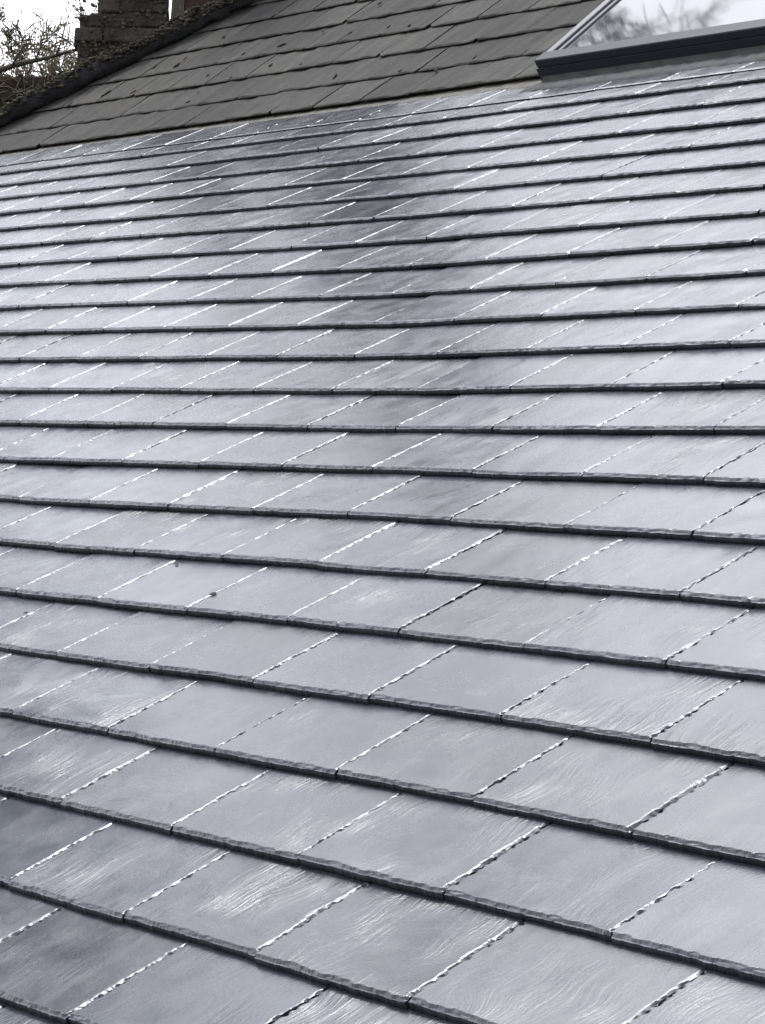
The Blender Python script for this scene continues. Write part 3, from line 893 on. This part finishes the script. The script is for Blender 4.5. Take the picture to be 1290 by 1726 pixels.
# ------------------------------------------------------------------ bare trees
def bare_tree(name, label, base, height, seed, spread=.55, levels=5, trunk_r=.16, leaf=0, lean=(0, 0), crown_from=.25, ivy=0, ivy_r=.5, ivy_from=0.0, ivy_leaf=(.07, .15), kids=(3, 5), group=None, leafmat='leaf', cat='tree', limb=.42, tip=.0018, wob=.06):
    rg = random.Random(seed)
    root = empty(name, base)
    tr = MB(); cw = MB(); lf = MB()
    nseg = 8
    pts = [Vector(base)]; d = Vector((lean[0], lean[1], 1)).normalized()
    for i in range(nseg):
        d = (d + Vector((rg.gauss(0, wob), rg.gauss(0, wob), .05))).normalized()
        pts.append(pts[-1] + d * height * .75 / nseg)
    rad = [trunk_r * (1 - .78 * i / nseg) for i in range(nseg + 1)]
    tr.tube(pts, rad, 8)
    def grow(p, d, ln, r0, lev):
        n = 4 if lev < levels else 3
        q = [p]; dd = d
        for i in range(n):
            dd = (dd + Vector((rg.gauss(0, .17), rg.gauss(0, .17), rg.gauss(.05, .12)))).normalized()
            q.append(q[-1] + dd * ln / n)
        cw.tube(q, [max(r0 * (1 - .6 * i / n), tip) for i in range(n + 1)], 5 if lev < 3 else 3)
        if leaf and lev >= levels - 1:
            for _ in range(leaf):
                leaf_quad(lf, q[rg.randrange(1, n + 1)] + Vector((rg.gauss(0, .02),) * 3), rg.uniform(.012, .028), rg)
        if lev >= levels: return
        for _ in range(rg.randint(*kids)):
            i = rg.uniform(.25, 1) * n; k = min(int(i), n - 1); w = i - k
            st = q[k].lerp(q[k + 1], w)
            ax = Vector((rg.gauss(0, 1), rg.gauss(0, 1), rg.gauss(0, .6))).normalized()
            nd = (dd + ax * rg.uniform(.5, 1.1)).normalized()
            grow(st, nd, ln * rg.uniform(.5, .75), r0 * .5, lev + 1)
    nl = 11
    for b in range(nl):
        f = crown_from + (1 - crown_from) * b / (nl - 1)
        i = f * nseg; k = min(int(i), nseg - 1)
        st = pts[k].lerp(pts[k + 1], i - k)
        az = b * 2.4 + rg.uniform(-.4, .4)
        up = rg.uniform(.45, 1.0) + f * .5
        dd = Vector((math.cos(az), math.sin(az), up)).normalized()
        grow(st, dd, height * spread * rg.uniform(.4, .62) * (1.12 - .55 * f), trunk_r * limb * (1.1 - .6 * f), 1)
    obj('trunk', tr.mesh('trunk', True), M['bark'], root)
    obj('crown', cw.mesh('crown', True), M['twig'], root)
    if leaf:
        o = obj('leaves', lf.mesh('leaves'), M[leafmat], root); o['kind'] = 'stuff'
    if ivy:
        iv = MB()
        for _ in range(ivy):
            f = ivy_from + (1 - ivy_from) * rg.random() ** .8; i = f * nseg; k = min(int(i), nseg - 1)
            p = pts[k].lerp(pts[k + 1], i - k); az = rg.uniform(0, 6.28); rad_ = rad[k] + ivy_r * rg.random() ** .6 * (1 - .35 * f) * (.55 + .45 * math.sin(math.pi * min(1, .15 + (f - ivy_from) / (1 - ivy_from + 1e-6) * .8)))
            leaf_quad(iv, p + Vector((math.cos(az), math.sin(az), rg.uniform(-.3, .3))) * rad_, rg.uniform(*ivy_leaf), rg)
        o = obj('ivy', iv.mesh('ivy'), M['ivy'], root); o['kind'] = 'stuff'
    tag(root, label, cat, group)
    return root
def polar(az, dist): return Vector((CAM_POS.x + dist * math.sin(R(az)), CAM_POS.y + dist * math.cos(R(az)), GROUND))
bare_tree('bare_tree', 'tall bare tree whose dark upright trunk stands at the far left edge', polar(-59.72, 25), 31, 5, spread=.15, levels=5, trunk_r=.17, crown_from=.58, kids=(3, 4), limb=.4, tip=.0065, wob=.015)
bare_tree('bare_shrub', 'tangled bare shrub with small buds right beside the dark chimney', polar(-58.75, 16.2), 7.8, 12, spread=.3, levels=5, trunk_r=.03, leaf=1, crown_from=.5, kids=(4, 5), cat='shrub', limb=.32, tip=.003)
bare_tree('bare_shrub', 'bare brown shrub rising over the wall at the left photo edge', polar(-59.5, 15.4), 7.4, 77, spread=.3, levels=5, trunk_r=.03, leaf=1, crown_from=.5, kids=(3, 5), cat='shrub', limb=.32, tip=.003)
# trees that the wet slates and the skylight mirror
bare_tree('bare_tree', 'bare tree mirrored in the skylight glass', Vector((-25.4, 12.6, GROUND)), 33, 31, spread=.2, levels=5, trunk_r=.22, crown_from=.74, kids=(3, 5), limb=.4, tip=.008, wob=.01)
bare_tree('ivy_clad_tree', 'tree behind the chimneys, ivy top added for the dark smear in the slates', polar(-56.7, 27), 17.0, 21, spread=.4, levels=5, trunk_r=.2, crown_from=.66, kids=(3, 5), ivy=2600, ivy_r=1.3, ivy_from=.8, ivy_leaf=(.14, .26))  # ivy added above the view to darken the slates' reflection
bare_tree('ivy_clad_tree', 'unseen tree, ivy added to mirror darkly in the lowest slates at left', Vector((-28.8, 8.0, GROUND)), 31, 41, spread=.2, levels=4, trunk_r=.4, crown_from=.45, ivy=24000, ivy_r=4.4, ivy_from=.6, ivy_leaf=(.25, .5))  # out of view; ivy massed here to darken the lower left reflection
# thick branch lying across the wall
bb = MB()
def at_depth(x, y, d):
    v = (CAM_FWD + CAM_RIGHT * ((x - 645) / 4300) + CAM_DOWN * ((y - 863) / 4300)).normalized()
    return CAM_POS + v * d
bp = [at_depth(-120, 150, 13.9), at_depth(-30, 127, 13.8), at_depth(30, 108, 13.7), at_depth(80, 97, 13.7), at_depth(140, 80, 13.75), at_depth(200, 55, 13.9)]
bb.tube(bp, [.02, .017, .014, .011, .008, .006], 7)
for i, (a0, b0) in enumerate((((60, 101), (75, 62)), ((95, 94), (103, 66)), ((120, 86), (128, 100)), ((20, 110), (45, 70)))):
    p, q_ = at_depth(*a0, 13.7), at_depth(*b0, 13.6)
    bb.tube([p, (p + q_) / 2 + Vector((.01, 0, .01)), q_], [.006, .004, .002], 5)
o = obj('fallen_branch', bb.mesh('fallen_branch', True), M['bark'])
tag(o, 'grey branch lying slantwise along the top of the brown wall', 'branch')

# ------------------------------------------------------------------ litter on the slates
def dead_leaf(label, x, y, size, seed):
    rg = random.Random(seed)
    p = on_plane(F1, x, y, 0); uv = F1.inverted() @ p
    mb = MB()
    n = 9
    for i in range(n):
        s = i / (n - 1); w = size * .3 * math.sin(math.pi * min(1, s * .95 + .03)) ** .7
        for sg in (-1, 0, 1):
            for dz in (0, .0012):
                mb.v.append((sg * w + rg.gauss(0, size * .02), (s - .5) * size, .002 + dz + (abs(sg) * size * .05) + size * .06 * math.sin(s * 3.1)))
    for i in range(n - 1):
        b0 = 6 * i; c0 = 6 * (i + 1)
        for sg in (0, 2):
            mb.f += [(b0 + sg + 1, b0 + sg + 3, c0 + sg + 3, c0 + sg + 1), (b0 + sg, c0 + sg, c0 + sg + 2, b0 + sg + 2)]
        mb.f += [(b0, b0 + 1, c0 + 1, c0), (b0 + 4, c0 + 4, c0 + 5, b0 + 5)]
    frac = (uv.y / G) % 1
    n_ = sag(uv.x, uv.y) + T1 * (1 - frac) - .0015
    o = obj('dead_leaf', fix_normals(mb.mesh('dead_leaf', True)), M['dead'], None, F1 @ Matrix.Translation((uv.x, uv.y, n_)) @ Matrix.Rotation(rg.uniform(-1.9, -1.2), 4, 'Z'))
    tag(o, label, 'leaf', 'dead leaves on the slates')
dead_leaf('small curled dark leaf on the slates, the largest of the few', 362, 1009, .019, 1)
dead_leaf('tiny dark leaf scrap just above a slate edge, up and left of the largest leaf', 297, 949, .011, 2)
dead_leaf('tiny dark leaf scrap at a slate joint near the left photo edge', 43, 1033, .011, 3)
print('slates', nsl, 'objects', len(bpy.data.objects))
